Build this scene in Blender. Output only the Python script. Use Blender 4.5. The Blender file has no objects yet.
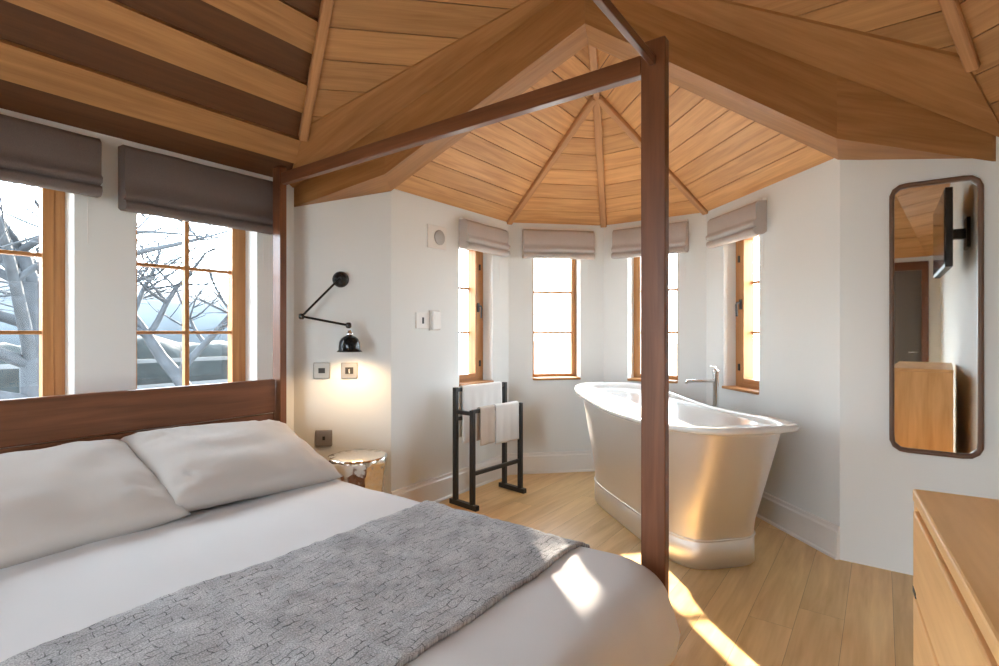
import bpy, math, random
from mathutils import Vector, Matrix, noise
random.seed(7)
SC = bpy.context.scene
COL = SC.collection
PI = math.pi

# ------------------------------------------------------------------ mesh builder
class MB:
    """collects faces (with uv in metres, grain along u) and links them as ONE mesh object"""
    def __init__(s):
        s.v = []; s.f = []; s.uv = []; s.mi = []; s.sm = []; s.tone = []
    def face(s, pts, uvs=None, m=0, smooth=False, tone=0.0):
        b = len(s.v); s.v += [tuple(p) for p in pts]
        s.f.append(list(range(b, b + len(pts))))
        s.uv.append(uvs or [(0, 0)] * len(pts)); s.mi.append(m); s.sm.append(smooth); s.tone.append(tone)
    def hexa(s, P, grain=0, m=0, tone=0.0, uvo=None):
        """P = 8 points: bottom ring 0-3, top ring 4-7; grain: 0 along P0->P1, 1 along P0->P3, 2 along P0->P4"""
        P = [Vector(p) for p in P]
        o = uvo or (random.uniform(0, 50), random.uniform(0, 50))
        g = [P[1] - P[0], P[3] - P[0], P[4] - P[0]][grain]
        g = g.normalized() if g.length else Vector((1, 0, 0))
        for q in ((3, 2, 1, 0), (4, 5, 6, 7), (0, 1, 5, 4), (1, 2, 6, 5), (2, 3, 7, 6), (3, 0, 4, 7)):
            pts = [P[i] for i in q]
            n = (pts[1] - pts[0]).cross(pts[3] - pts[0])
            if n.length < 1e-12: n = (pts[2] - pts[1]).cross(pts[0] - pts[1])
            if n.length < 1e-12: continue
            n.normalize()
            t = n.cross(g)
            if t.length < 1e-3:
                t = n.orthogonal()
                e = n.cross(t)
            else: e = g
            t.normalize()
            s.face(pts, [(p.dot(e) + o[0], p.dot(t) + o[1]) for p in pts], m, False, tone)
    def box(s, c, size, R=None, grain=None, m=0, tone=0.0):
        c = Vector(c); hx, hy, hz = [d / 2 for d in size]
        if grain is None: grain = max(range(3), key=lambda i: size[i])
        L = [(-hx, -hy, -hz), (hx, -hy, -hz), (hx, hy, -hz), (-hx, hy, -hz), (-hx, -hy, hz), (hx, -hy, hz), (hx, hy, hz), (-hx, hy, hz)]
        P = [c + (R @ Vector(p) if R else Vector(p)) for p in L]
        s.hexa(P, grain, m, tone)
    def bar(s, p0, p1, w, h, up=(0, 0, 1), m=0, tone=0.0):
        p0 = Vector(p0); p1 = Vector(p1); d = (p1 - p0); L = d.length; d.normalize()
        u = Vector(up); r = d.cross(u).normalized(); u = r.cross(d).normalized()
        R = Matrix((d, -r, u)).transposed()
        s.box((p0 + p1) / 2, (L, w, h), R, 0, m, tone)
    def prism(s, plan, zb, zt, m=0, grain=None):
        """plan polygon (list of xy), zb/zt lists or numbers; CCW seen from above"""
        n = len(plan)
        zb = zb if isinstance(zb, (list, tuple)) else [zb] * n
        zt = zt if isinstance(zt, (list, tuple)) else [zt] * n
        B = [Vector((p[0], p[1], z)) for p, z in zip(plan, zb)]
        T = [Vector((p[0], p[1], z)) for p, z in zip(plan, zt)]
        g = Vector(grain or (B[1] - B[0])).normalized()
        def uv(pts):
            nn = (pts[1] - pts[0]).cross(pts[2] - pts[0]); nn.normalize()
            t = nn.cross(g)
            if t.length < 1e-3: t = nn.orthogonal()
            t.normalize()
            return [(p.dot(g), p.dot(t)) for p in pts]
        for pts in ([B[i] for i in reversed(range(n))], T, *[[B[i], B[(i + 1) % n], T[(i + 1) % n], T[i]] for i in range(n)]):
            s.face(pts, uv(pts), m)
    def tube(s, path, r, seg=10, m=0, smooth=True, caps=True):
        path = [Vector(p) for p in path]; n = len(path)
        rr = r if isinstance(r, (list, tuple)) else [r] * n
        up = None; rings = []
        for i in range(n):
            d = (path[min(i + 1, n - 1)] - path[max(i - 1, 0)]).normalized()
            if up is None: up = d.orthogonal().normalized()
            else:
                up = (up - d * up.dot(d)).normalized()
            w = d.cross(up)
            rings.append([path[i] + (up * math.cos(2 * PI * k / seg) + w * math.sin(2 * PI * k / seg)) * rr[i] for k in range(seg)])
        s.loft(rings, m, smooth, caps)
    def loft(s, rings, m=0, smooth=True, caps=True, closed=True, uvs=None):
        b = len(s.v); n = len(rings[0])
        for R in rings: s.v += [tuple(p) for p in R]
        acc = 0
        for i in range(len(rings) - 1):
            for k in range(n if closed else n - 1):
                k2 = (k + 1) % n
                s.f.append([b + i * n + k, b + i * n + k2, b + (i + 1) * n + k2, b + (i + 1) * n + k])
                if uvs:
                    s.uv.append([uvs[i][k], uvs[i][k + 1 if not closed else k2], uvs[i + 1][k + 1 if not closed else k2], uvs[i + 1][k]])
                else:
                    s.uv.append([(k / n, i * .1), ((k + 1) / n, i * .1), ((k + 1) / n, i * .1 + .1), (k / n, i * .1 + .1)])
                s.mi.append(m); s.sm.append(smooth); s.tone.append(0.0)
        if caps:
            for R, fl in ((rings[0], True), (rings[-1], False)):
                s.face(list(reversed(R)) if fl else R, [(p[0], p[1]) for p in (reversed(R) if fl else R)], m, False)
    def lathe(s, prof, c=(0, 0, 0), seg=32, m=0, caps=True):
        s.loft([[(c[0] + r * math.cos(2 * PI * k / seg), c[1] + r * math.sin(2 * PI * k / seg), c[2] + z) for k in range(seg)] for r, z in prof], m, True, caps)
    def build(s, name, mats, parent=None, origin=None, bevel=0.0, weld=False):
        me = bpy.data.meshes.new(name)
        o0 = Vector(origin) if origin is not None else Vector((0, 0, 0))
        me.from_pydata([Vector(p) - o0 for p in s.v], [], s.f)
        ul = me.uv_layers.new(name='UVMap')
        li = 0
        flat = []
        for u in s.uv: flat += u
        for i, u in enumerate(flat): ul.data[i].uv = u
        at = me.attributes.new('tone', 'FLOAT', 'FACE')
        for i, t in enumerate(s.tone): at.data[i].value = t
        for m in (mats if isinstance(mats, (list, tuple)) else [mats]): me.materials.append(m)
        for p, mi, sm in zip(me.polygons, s.mi, s.sm): p.material_index = mi; p.use_smooth = sm
        if weld or bevel:
            import bmesh
            bm = bmesh.new(); bm.from_mesh(me)
            bmesh.ops.remove_doubles(bm, verts=bm.verts, dist=1e-5)
            if weld: bmesh.ops.recalc_face_normals(bm, faces=bm.faces)
            bm.to_mesh(me); bm.free()
        me.validate(); me.update()
        o = bpy.data.objects.new(name, me); COL.objects.link(o)
        if bevel:
            b = o.modifiers.new('edge', 'BEVEL'); b.width = bevel; b.segments = 2; b.limit_method = 'ANGLE'; b.angle_limit = .6
        if parent is not None: o.parent = parent
        elif origin is not None: o.location = o0
        return o

def tag(o, label=None, cat=None, group=None, kind=None):
    if label: o['label'] = label
    if cat: o['category'] = cat
    if group: o['group'] = group
    if kind: o['kind'] = kind
    return o
def thing(name, label, cat, loc=(0, 0, 0), rz=0, group=None):
    o = bpy.data.objects.new(name, None); COL.objects.link(o)
    o.empty_display_size = .1
    o.location = loc; o.rotation_euler = (0, 0, rz)
    return tag(o, label, cat, group)
def struct_empty(name, loc, rz=0):
    o = bpy.data.objects.new(name, None); COL.objects.link(o)
    o.location = loc; o.rotation_euler = (0, 0, rz); o['kind'] = 'structure'
    return o

# ------------------------------------------------------------------ materials
def mat(name, col, rough=.5, metal=0, spec=.5):
    m = bpy.data.materials.new(name); m.use_nodes = True
    b = m.node_tree.nodes['Principled BSDF']
    b.inputs['Base Color'].default_value = (*col, 1); b.inputs['Roughness'].default_value = rough
    b.inputs['Metallic'].default_value = metal; b.inputs['Specular IOR Level'].default_value = spec
    return m
def N(m, t, **kw):
    n = m.node_tree.nodes.new(t)
    for k, v in kw.items(): setattr(n, k, v)
    return n
def K(m, a, b): m.node_tree.links.new(a, b)
def bump(m, height, strength, dist):
    b = m.node_tree.nodes['Principled BSDF']
    bp = N(m, 'ShaderNodeBump'); bp.inputs['Strength'].default_value = strength; bp.inputs['Distance'].default_value = dist
    K(m, height, bp.inputs['Height']); K(m, bp.outputs['Normal'], b.inputs['Normal'])
def wood(name, dark, light, rough=.45, grain=1.0, spec=.4, knots=True, vary=1.0):
    m = mat(name, light, rough, 0, spec)
    b = m.node_tree.nodes['Principled BSDF']
    uv = N(m, 'ShaderNodeUVMap'); uv.uv_map = 'UVMap'
    mp = N(m, 'ShaderNodeMapping'); mp.inputs['Scale'].default_value = (1.1, 16 * grain, 1)
    K(m, uv.outputs['UV'], mp.inputs['Vector'])
    n1 = N(m, 'ShaderNodeTexNoise'); n1.inputs['Scale'].default_value = 1.6; n1.inputs['Detail'].default_value = 5; n1.inputs['Distortion'].default_value = .7
    K(m, mp.outputs['Vector'], n1.inputs['Vector'])
    mp2 = N(m, 'ShaderNodeMapping'); mp2.inputs['Scale'].default_value = (4, 130 * grain, 1)
    K(m, uv.outputs['UV'], mp2.inputs['Vector'])
    n2 = N(m, 'ShaderNodeTexNoise'); n2.inputs['Scale'].default_value = 1; n2.inputs['Detail'].default_value = 3
    K(m, mp2.outputs['Vector'], n2.inputs['Vector'])
    mx = N(m, 'ShaderNodeMath', operation='MULTIPLY_ADD'); mx.inputs[1].default_value = .3
    K(m, n2.outputs['Fac'], mx.inputs[0]); K(m, n1.outputs['Fac'], mx.inputs[2])
    cr = N(m, 'ShaderNodeValToRGB')
    cr.color_ramp.elements[0].position = .38; cr.color_ramp.elements[0].color = (*dark, 1)
    cr.color_ramp.elements[1].position = .9; cr.color_ramp.elements[1].color = (*light, 1)
    K(m, mx.outputs[0], cr.inputs['Fac'])
    at = N(m, 'ShaderNodeAttribute'); at.attribute_name = 'tone'
    ad = N(m, 'ShaderNodeMath', operation='MULTIPLY_ADD'); ad.inputs[1].default_value = vary; ad.inputs[2].default_value = 1.0
    K(m, at.outputs['Fac'], ad.inputs[0])
    vm = N(m, 'ShaderNodeVectorMath', operation='SCALE')
    K(m, cr.outputs['Color'], vm.inputs[0]); K(m, ad.outputs[0], vm.inputs['Scale'])
    K(m, vm.outputs['Vector'], b.inputs['Base Color'])
    bump(m, n2.outputs['Fac'], .12, .003)
    return m
def noisy(name, col, rough, scale, strength, dist, var=0.0, coord='Object', **kw):
    m = mat(name, col, rough, **kw)
    tc = N(m, 'ShaderNodeTexCoord')
    n = N(m, 'ShaderNodeTexNoise'); n.inputs['Scale'].default_value = scale; n.inputs['Detail'].default_value = 4
    K(m, tc.outputs[coord], n.inputs['Vector'])
    if var:
        cr = N(m, 'ShaderNodeValToRGB')
        cr.color_ramp.elements[0].position = .3; cr.color_ramp.elements[1].position = .7
        cr.color_ramp.elements[0].color = (*[c * (1 - var) for c in col], 1); cr.color_ramp.elements[1].color = (*[min(1, c * (1 + var)) for c in col], 1)
        K(m, n.outputs['Fac'], cr.inputs['Fac']); K(m, cr.outputs['Color'], m.node_tree.nodes['Principled BSDF'].inputs['Base Color'])
    bump(m, n.outputs['Fac'], strength, dist)
    return m

M = {}
M['plaster'] = noisy('white_plaster', (.775, .80, .795), .75, 60, .05, .002)
M['skirt'] = mat('white_gloss_paint', (.82, .80, .77), .25)
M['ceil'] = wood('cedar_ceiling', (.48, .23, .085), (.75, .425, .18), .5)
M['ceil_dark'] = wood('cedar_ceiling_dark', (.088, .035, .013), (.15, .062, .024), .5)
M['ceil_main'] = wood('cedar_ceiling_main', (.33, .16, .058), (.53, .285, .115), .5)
M['beam'] = wood('beam_oak', (.28, .122, .037), (.45, .222, .08), .5, .7)
M['rib'] = wood('rib_oak', (.38, .18, .075), (.60, .33, .15), .45)
M['bed'] = wood('bed_walnut', (.10, .036, .016), (.21, .08, .036), .3, .9, .5)
M['floor'] = wood('floor_oak', (.62, .36, .135), (.86, .58, .265), .32, .6, .5)
M['dresser'] = wood('dresser_oak', (.70, .38, .145), (.92, .58, .27), .4, .6)
M['win'] = wood('window_oak', (.34, .145, .047), (.52, .25, .088), .4)
M['mframe'] = wood('mirror_walnut', (.08, .04, .025), (.19, .10, .06), .35)
M['black'] = mat('black_enamel', (.012, .012, .012), .18)
M['blackm'] = mat('black_metal', (.02, .018, .017), .4)
M['chrome'] = mat('chrome', (.82, .82, .82), .12, 1)
M['nickel'] = mat('satin_steel', (.33, .305, .275), .5, .9)
M['plastic'] = mat('white_plastic', (.78, .77, .75), .35)
M['grille'] = mat('grey_grille', (.45, .44, .43), .6)
M['dark'] = mat('dark_slot', (.02, .02, .02), .6)
M['enamel'] = mat('white_enamel', (.72, .71, .685), .15)
M['mirror'] = mat('mirror_silver', (.86, .87, .86), .02, 1)
M['doorp'] = mat('grey_door_paint', (.12, .105, .09), .5)
M['screen'] = mat('black_screen', (.006, .006, .007), .1)
# tin tub: brushed metal
m = mat('brushed_tin', (.86, .83, .79), .3, 1); M['tin'] = m
tc = N(m, 'ShaderNodeTexCoord'); mp = N(m, 'ShaderNodeMapping'); mp.inputs['Scale'].default_value = (30, 30, 1.5)
K(m, tc.outputs['Object'], mp.inputs['Vector'])
n = N(m, 'ShaderNodeTexNoise'); n.inputs['Scale'].default_value = 2; n.inputs['Detail'].default_value = 4; K(m, mp.outputs['Vector'], n.inputs['Vector'])
mr = N(m, 'ShaderNodeMapRange'); mr.inputs['To Min'].default_value = .42; mr.inputs['To Max'].default_value = .54
K(m, n.outputs['Fac'], mr.inputs['Value']); K(m, mr.outputs['Result'], m.node_tree.nodes['Principled BSDF'].inputs['Roughness'])
bump(m, n.outputs['Fac'], .06, .002)
# hammered metal
m = mat('hammered_silver', (.78, .74, .68), .14, 1); M['hammer'] = m
tc = N(m, 'ShaderNodeTexCoord'); n = N(m, 'ShaderNodeTexVoronoi'); n.inputs['Scale'].default_value = 26; K(m, tc.outputs['Object'], n.inputs['Vector'])
bump(m, n.outputs['Distance'], .35, .01)
# linens
M['linen'] = noisy('white_cotton', (.60, .585, .585), .85, 22, .10, .006)
M['pillow'] = noisy('ivory_cotton', (.46, .415, .38), .85, 14, .25, .008)
M['towel'] = noisy('white_terry', (.80, .78, .75), .95, 260, .5, .003)
M['towel2'] = noisy('oatmeal_terry', (.60, .52, .45), .95, 260, .5, .003)
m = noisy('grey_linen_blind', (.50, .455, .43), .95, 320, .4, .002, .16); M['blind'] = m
m = noisy('shaded_linen_blind', (.135, .108, .10), .95, 320, .4, .002, .16); M['blind_shaded'] = m  # same fabric as the alcove blinds, shade put into its colour
# woven throw with little dashes
m = mat('grey_throw', (.3, .3, .3), .9); M['throw'] = m
b = m.node_tree.nodes['Principled BSDF']
uv = N(m, 'ShaderNodeUVMap'); uv.uv_map = 'UVMap'
nz = N(m, 'ShaderNodeTexNoise'); nz.inputs['Scale'].default_value = 22; nz.inputs['Detail'].default_value = 2; K(m, uv.outputs['UV'], nz.inputs['Vector'])
vm = N(m, 'ShaderNodeVectorMath', operation='MULTIPLY_ADD'); vm.inputs[1].default_value = (.03, .03, 0)
K(m, nz.outputs['Color'], vm.inputs[0]); K(m, uv.outputs['UV'], vm.inputs[2])
bk = N(m, 'ShaderNodeTexBrick'); bk.inputs['Scale'].default_value = 1
bk.inputs['Brick Width'].default_value = .046; bk.inputs['Row Height'].default_value = .021; bk.inputs['Mortar Size'].default_value = .0016; bk.inputs['Mortar Smooth'].default_value = .5
bk.inputs['Color1'].default_value = (.39, .38, .385, 1); bk.inputs['Color2'].default_value = (.34, .335, .34, 1); bk.inputs['Mortar'].default_value = (.20, .195, .195, 1)
K(m, vm.outputs['Vector'], bk.inputs['Vector'])
n3 = N(m, 'ShaderNodeTexNoise'); n3.inputs['Scale'].default_value = 260; K(m, uv.outputs['UV'], n3.inputs['Vector'])
n4 = N(m, 'ShaderNodeTexNoise'); n4.inputs['Scale'].default_value = 9; n4.inputs['Detail'].default_value = 5; K(m, uv.outputs['UV'], n4.inputs['Vector'])
mr = N(m, 'ShaderNodeMapRange'); mr.inputs['To Min'].default_value = .55; mr.inputs['To Max'].default_value = 1.45; mr.inputs['From Min'].default_value = .3; mr.inputs['From Max'].default_value = .7
K(m, n3.outputs['Fac'], mr.inputs['Value'])
mr2 = N(m, 'ShaderNodeMapRange'); mr2.inputs['To Min'].default_value = .8; mr2.inputs['To Max'].default_value = 1.2; mr2.inputs['From Min'].default_value = .3; mr2.inputs['From Max'].default_value = .7
K(m, n4.outputs['Fac'], mr2.inputs['Value'])
mm = N(m, 'ShaderNodeMath', operation='MULTIPLY'); K(m, mr.outputs[0], mm.inputs[0]); K(m, mr2.outputs[0], mm.inputs[1])
bk.inputs['Mortar'].default_value = (.37, .36, .365, 1)
n5 = N(m, 'ShaderNodeTexNoise'); n5.inputs['Scale'].default_value = 26; n5.inputs['Detail'].default_value = 1; K(m, uv.outputs['UV'], n5.inputs['Vector'])
mk = N(m, 'ShaderNodeMapRange'); mk.inputs['From Min'].default_value = .42; mk.inputs['From Max'].default_value = .56; K(m, n5.outputs['Fac'], mk.inputs['Value'])
mf = N(m, 'ShaderNodeMath', operation='MULTIPLY'); K(m, bk.outputs['Fac'], mf.inputs[0]); K(m, mk.outputs[0], mf.inputs[1])
mxc = N(m, 'ShaderNodeMixRGB'); mxc.inputs['Color2'].default_value = (.10, .10, .10, 1); K(m, mf.outputs[0], mxc.inputs['Fac']); K(m, bk.outputs['Color'], mxc.inputs['Color1'])
vs = N(m, 'ShaderNodeVectorMath', operation='SCALE'); K(m, mxc.outputs['Color'], vs.inputs[0]); K(m, mm.outputs[0], vs.inputs['Scale'])
K(m, vs.outputs['Vector'], b.inputs['Base Color'])
iv = N(m, 'ShaderNodeMath', operation='SUBTRACT'); iv.inputs[0].default_value = 1; K(m, bk.outputs['Fac'], iv.inputs[1])
bump(m, iv.outputs[0], .5, .006)
# window glass: see-through with a faint reflection
m = bpy.data.materials.new('window_glass'); m.use_nodes = True; M['glass'] = m
nt = m.node_tree; nt.nodes.remove(nt.nodes['Principled BSDF'])
tr = N(m, 'ShaderNodeBsdfTransparent'); gl = N(m, 'ShaderNodeBsdfGlossy'); gl.inputs['Roughness'].default_value = .01
lw = N(m, 'ShaderNodeLayerWeight'); lw.inputs['Blend'].default_value = .5
po = N(m, 'ShaderNodeMath', operation='POWER'); po.inputs[1].default_value = 5; K(m, lw.outputs['Facing'], po.inputs[0])
fr = N(m, 'ShaderNodeMath', operation='MULTIPLY_ADD'); fr.inputs[1].default_value = .5; fr.inputs[2].default_value = .03; K(m, po.outputs[0], fr.inputs[0])
ms = N(m, 'ShaderNodeMixShader'); K(m, fr.outputs[0], ms.inputs[0]); K(m, tr.outputs[0], ms.inputs[1]); K(m, gl.outputs[0], ms.inputs[2])
K(m, ms.outputs[0], nt.nodes['Material Output'].inputs['Surface'])
# bulb
m = mat('warm_bulb', (1, .8, .5), .4); M['bulb'] = m
b = m.node_tree.nodes['Principled BSDF']; b.inputs['Emission Color'].default_value = (1, .62, .28, 1); b.inputs['Emission Strength'].default_value = 12
# outdoors
M['bark'] = noisy('bark', (.03, .034, .04), .9, 8, .5, .03, .3)
M['leaf'] = noisy('leaf_green', (.02, .03, .022), .8, 3, .2, .02, .4)
M['hedge'] = noisy('hedge_green', (.013, .018, .019), .9, 4, .5, .05, .4)
M['grass'] = noisy('pale_gravel', (.34, .33, .31), .95, 3, .3, .05, .15)
M['hill'] = noisy('hill_blue', (.032, .04, .048), .95, .15, .2, .2, .25)
M['fence'] = mat('pale_fence_paint', (.09, .095, .10), .7)

# ------------------------------------------------------------------ plan of the house (metres)
C0 = (-.13, 3.10); C1 = (1.95, 3.10); K1 = (2.39, 2.66); V1 = (3.755, 2.66); V2 = (4.375, 2.04); V3 = (4.375, 1.143)
K2 = (3.42, .188); C2 = (3.42, -.58); C2b = (3.42, -.45); B0 = (-1.6, -.58); B1 = (-1.6, 1.63)
AP = (3.315, 1.60)                       # apse centre
PK = (2.39, 1.217)                       # where the two big valley beams meet
ax = Vector((math.cos(PI / 8), math.sin(PI / 8)))
def refl(p):
    d = Vector((p[0] - AP[0], p[1] - AP[1])); a = ax * d.dot(ax); r = 2 * a - d
    return (AP[0] + r.x, AP[1] + r.y)
EAVE = 2.20; SL = .84; APS = 2.22; SLA = .66
APEX = (.91, .59, EAVE + SL * 2.51)
loop = [B0, B1, C0, C1, K1, V1, V2, V3, K2, C2]
names = ['wall_back', 'wall_far_left', 'wall_left', 'wall_lamp', 'wall_apse_left', 'wall_apse_mid_left', 'wall_apse_mid_right', 'wall_apse_right', 'wall_mirror', 'wall_right']
TH = .23
# openings along each wall: (s0, s1, z0, z1, columns, handle side)
Z0, Z1 = .83, 2.02
def along(a, b, p): return ((Vector(p) - Vector(a)).dot((Vector(b) - Vector(a)).normalized()))
opens = {
    'wall_back': [(.80, 1.95, .55, 2.10, 2, 0)],  # added unseen window, lets in fill daylight from behind the camera
    'wall_left': [(.285, .93, Z0, Z1, 2, 0), (1.186, 1.83, Z0, Z1, 2, 0)],
    'wall_apse_left': [(.70, 1.13, Z0, Z1, 1, 1)],
    'wall_apse_mid_left': [(.218, .658, Z0, Z1, 1, 0)],
    'wall_apse_mid_right': [(.23, .67, Z0, Z1, 1, 0)],
    'wall_apse_right': [(.24, .662, Z0, Z1, 1, -1)],
}
def miter(a, b, c):
    d0 = (Vector(b) - Vector(a)).normalized(); d1 = (Vector(c) - Vector(b)).normalized()
    ang = math.atan2(d0.x * d1.y - d0.y * d1.x, d0.dot(d1))
    return -math.tan(ang / 2) * TH        # clockwise turn -> outer side longer
win_no = 0
portals = []
def make_window(n, origin, rz, w, z0, z1, cols, hside, label_wall, fwl=.045, swl=.042, fwr=.045, swr=.042):
    """local frame: x along the wall, y outwards, origin at the sill's inner corner on the floor"""
    root = struct_empty('window_%d' % n, origin, rz)
    d0, d1 = (.10, .19) if hside else (.135, .20)        # frame depth range
    f = MB()
    fw, sw = fwl, min(swl, swr)
    for x, q in ((fwl / 2, fwl), (w - fwr / 2, fwr)): f.box((x, (d0 + d1) / 2, (z0 + z1) / 2), (q, d1 - d0, z1 - z0), grain=2)
    fw = min(fwl, fwr); fc = (fwl + w - fwr) / 2
    for z in (z0 + fw / 2, z1 - fw / 2): f.box((fc, (d0 + d1) / 2, z), (w - fwl - fwr, d1 - d0, fw), grain=0)
    f.build('frame', M['win'], root, bevel=.003)
    s = MB(); a, b = d0 - .012, d1 - .02
    x0, x1, y0, y1 = fwl + .002, w - fwr - .002, z0 + fw + .002, z1 - fw - .002
    for x, q in ((x0 + swl / 2, swl), (x1 - swr / 2, swr)): s.box((x, (a + b) / 2, (y0 + y1) / 2), (q, b - a, y1 - y0), grain=2)
    gx0, gx1 = x0 + swl, x1 - swr; gc = (gx0 + gx1) / 2
    for z in (y0 + sw / 2, y1 - sw / 2): s.box((gc, (a + b) / 2, z), (gx1 - gx0, b - a, sw), grain=0)
    for k in range(1, cols):
        x = gx0 + (gx1 - gx0) * k / cols; s.box((x, (a + b) / 2, (y0 + y1) / 2), (.024, .036, y1 - y0 - 2 * sw), grain=2)
    for z in (1.25, 1.62):
        s.box((gc, (a + b) / 2 if not hside else d1 - .02, z), (gx1 - gx0, .034, .018), grain=0)
    s.build('sash', M['win'], root, bevel=.002)
    g = MB(); g.box(((x0 + x1) / 2, (b - .012) if not hside else d1 - .012, (z0 + z1) / 2), (x1 - x0 - .02, .005, y1 - y0 - .02)); g.build('pane', M['glass'], root)
    l = MB(); l.box((w / 2, (d0 - .02) / 2, z0 + .006), (w - .004, d0 + .015, .02), grain=0); l.build('sill', M['win'], root, bevel=.004)
    if hside:
        sw = swr if hside > 0 else swl; hx = x1 - sw / 2 if hside > 0 else x0 + sw / 2
        h = MB(); h.box((hx, a - .006, 1.46), (.02, .012, .075)); h.tube([(hx, a - .008, 1.47), (hx, a - .035, 1.47), (hx, a - .04, 1.455), (hx, a - .036, 1.37)], .008, 8)
        h.build('handle', M['blackm'], root)
        h = MB()
        for z in (z0 + .16, z1 - .22): h.box((hx + sw * .35 * hside, a - .004, z), (.016, .010, .05))
        h.build('hinge', M['blackm'], root)
    portals.append((root, w, z0, z1))
    return root

for i, nm in enumerate(names):
    a, b = loop[i], loop[(i + 1) % len(loop)]
    pa, nb = loop[i - 1], loop[(i + 2) % len(loop)]
    A = Vector(a); Bv = Vector(b); d = (Bv - A).normalized(); nrm = Vector((-d.y, d.x)); L = (Bv - A).length
    m0, m1 = miter(pa, a, b), miter(a, b, nb)
    zt = 2.42 if nm != 'wall_right' else 4.3
    w = MB()
    def seg(s0, s1, z0, z1):
        e0 = s0 - m0 if s0 == 0 else s0
        e1 = s1 + m1 if s1 == L else s1
        pts = [A + d * s0, A + d * s1, A + d * e1 + nrm * TH, A + d * e0 + nrm * TH]
        w.prism([(p.x, p.y) for p in pts], z0, z1)
    cur = 0
    for (s0, s1, z0, z1, c, h) in opens.get(nm, []):
        if nm != 'wall_back': seg(cur, s0, -.05, zt); seg(s0, s1, -.05, z0); seg(s0, s1, z1, zt)
        cur = s1
        win_no += 1
        o = A + d * s0
        make_window(win_no, (o.x, o.y, 0), math.atan2(d.y, d.x), s1 - s0, z0, z1, c, h, nm, *{'wall_apse_mid_left': (.018, .022, .018, .022), 'wall_apse_mid_right': (.03, .034, .022, .024), 'wall_left': (.024, .020, .045, .042), 'wall_apse_left': (.04, .036, .055, .062), 'wall_apse_right': (.055, .062, .04, .036)}.get(nm, (.045, .042, .045, .042)))
    if nm == 'wall_back':                  # doorway
        seg(0, .16, -.05, zt); seg(.16, .56, 2.06, zt); seg(.56, .80, -.05, zt); seg(1.95, L, -.05, zt)
    else:
        seg(cur, L, -.05, zt)
    o = w.build(nm, M['plaster'], None); o['kind'] = 'structure'

# door in the back wall (seen only in the mirror)
dr = struct_empty('door_1', (-1.6, -.42, 0), PI / 2)
x = MB(); x.box((.2, .06, 1.02), (.40, .045, 2.04)); x.build('door_leaf', M['doorp'], dr, bevel=.003)
x = MB()
for px in (-.012, .412): x.box((px, -.012, 1.06), (.07, .03, 2.12), grain=2)
x.box((.2, -.014, 2.09), (.494, .034, .11), grain=0); x.build('door_frame', M['bed'], dr)
x = MB(); x.tube([(.06, .035, 1.0), (.06, -.02, 1.0), (.15, -.025, 1.0)], .009, 8); x.build('door_handle', M['chrome'], dr)

# ------------------------------------------------------------------ floor boards
fl = MB(); y = -.9; bw = .172
def infl(x, y): return -1.9 < x < 4.7
while y < 3.4:
    x = -1.9 - random.uniform(0, 1.2)
    while x < 4.7:
        Lb = random.choice((1.25, 1.8, 2.2)); t = random.uniform(-.10, .07); o = (random.uniform(0, 90), random.uniform(0, 90))
        x0, x1 = max(x, -1.9) + .0006, min(x + Lb, 4.7) - .0006
        if x1 > x0:
            P = [(x0, y + .0006, 0), (x1, y + .0006, 0), (x1, y + bw - .0006, 0), (x0, y + bw - .0006, 0)]
            fl.face(P, [(p[0] + o[0], p[1] + o[1]) for p in P], 0, False, t)
        x += Lb
    y += bw
fl.box((1.4, 1.25, -.028), (6.6, 4.3, .05), m=1)
o = fl.build('floor', [M['floor'], M['bed']]); o['kind'] = 'structure'

# skirting boards
def skirting(name, a, b, ca, cb):
    A = Vector(a); Bv = Vector(b); d = (Bv - A).normalized(); n = Vector((d.y, -d.x)); L = (Bv - A).length
    s = MB(); prof = [(0, 0), (.026, 0), (.026, .012), (.019, .020), (.019, .150), (.012, .160), (.010, .178), (0, .182)]
    rings = []
    for t, c in ((0, ca), (L, -cb)):
        rings.append([(*(A + d * (t + c * p) + n * p), z) for p, z in prof])
    s.loft(rings, 0, False, True)
    o = s.build(name, M['skirt']); o['kind'] = 'structure'
t8 = math.tan(PI / 8)
skirting('baseboard_apse_left', K1, V1, -t8, t8); skirting('baseboard_apse_mid_left', V1, V2, t8, t8)
skirting('baseboard_apse_mid_right', V2, V3, t8, t8); skirting('baseboard_apse_right', V3, K2, t8, 0)

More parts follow.
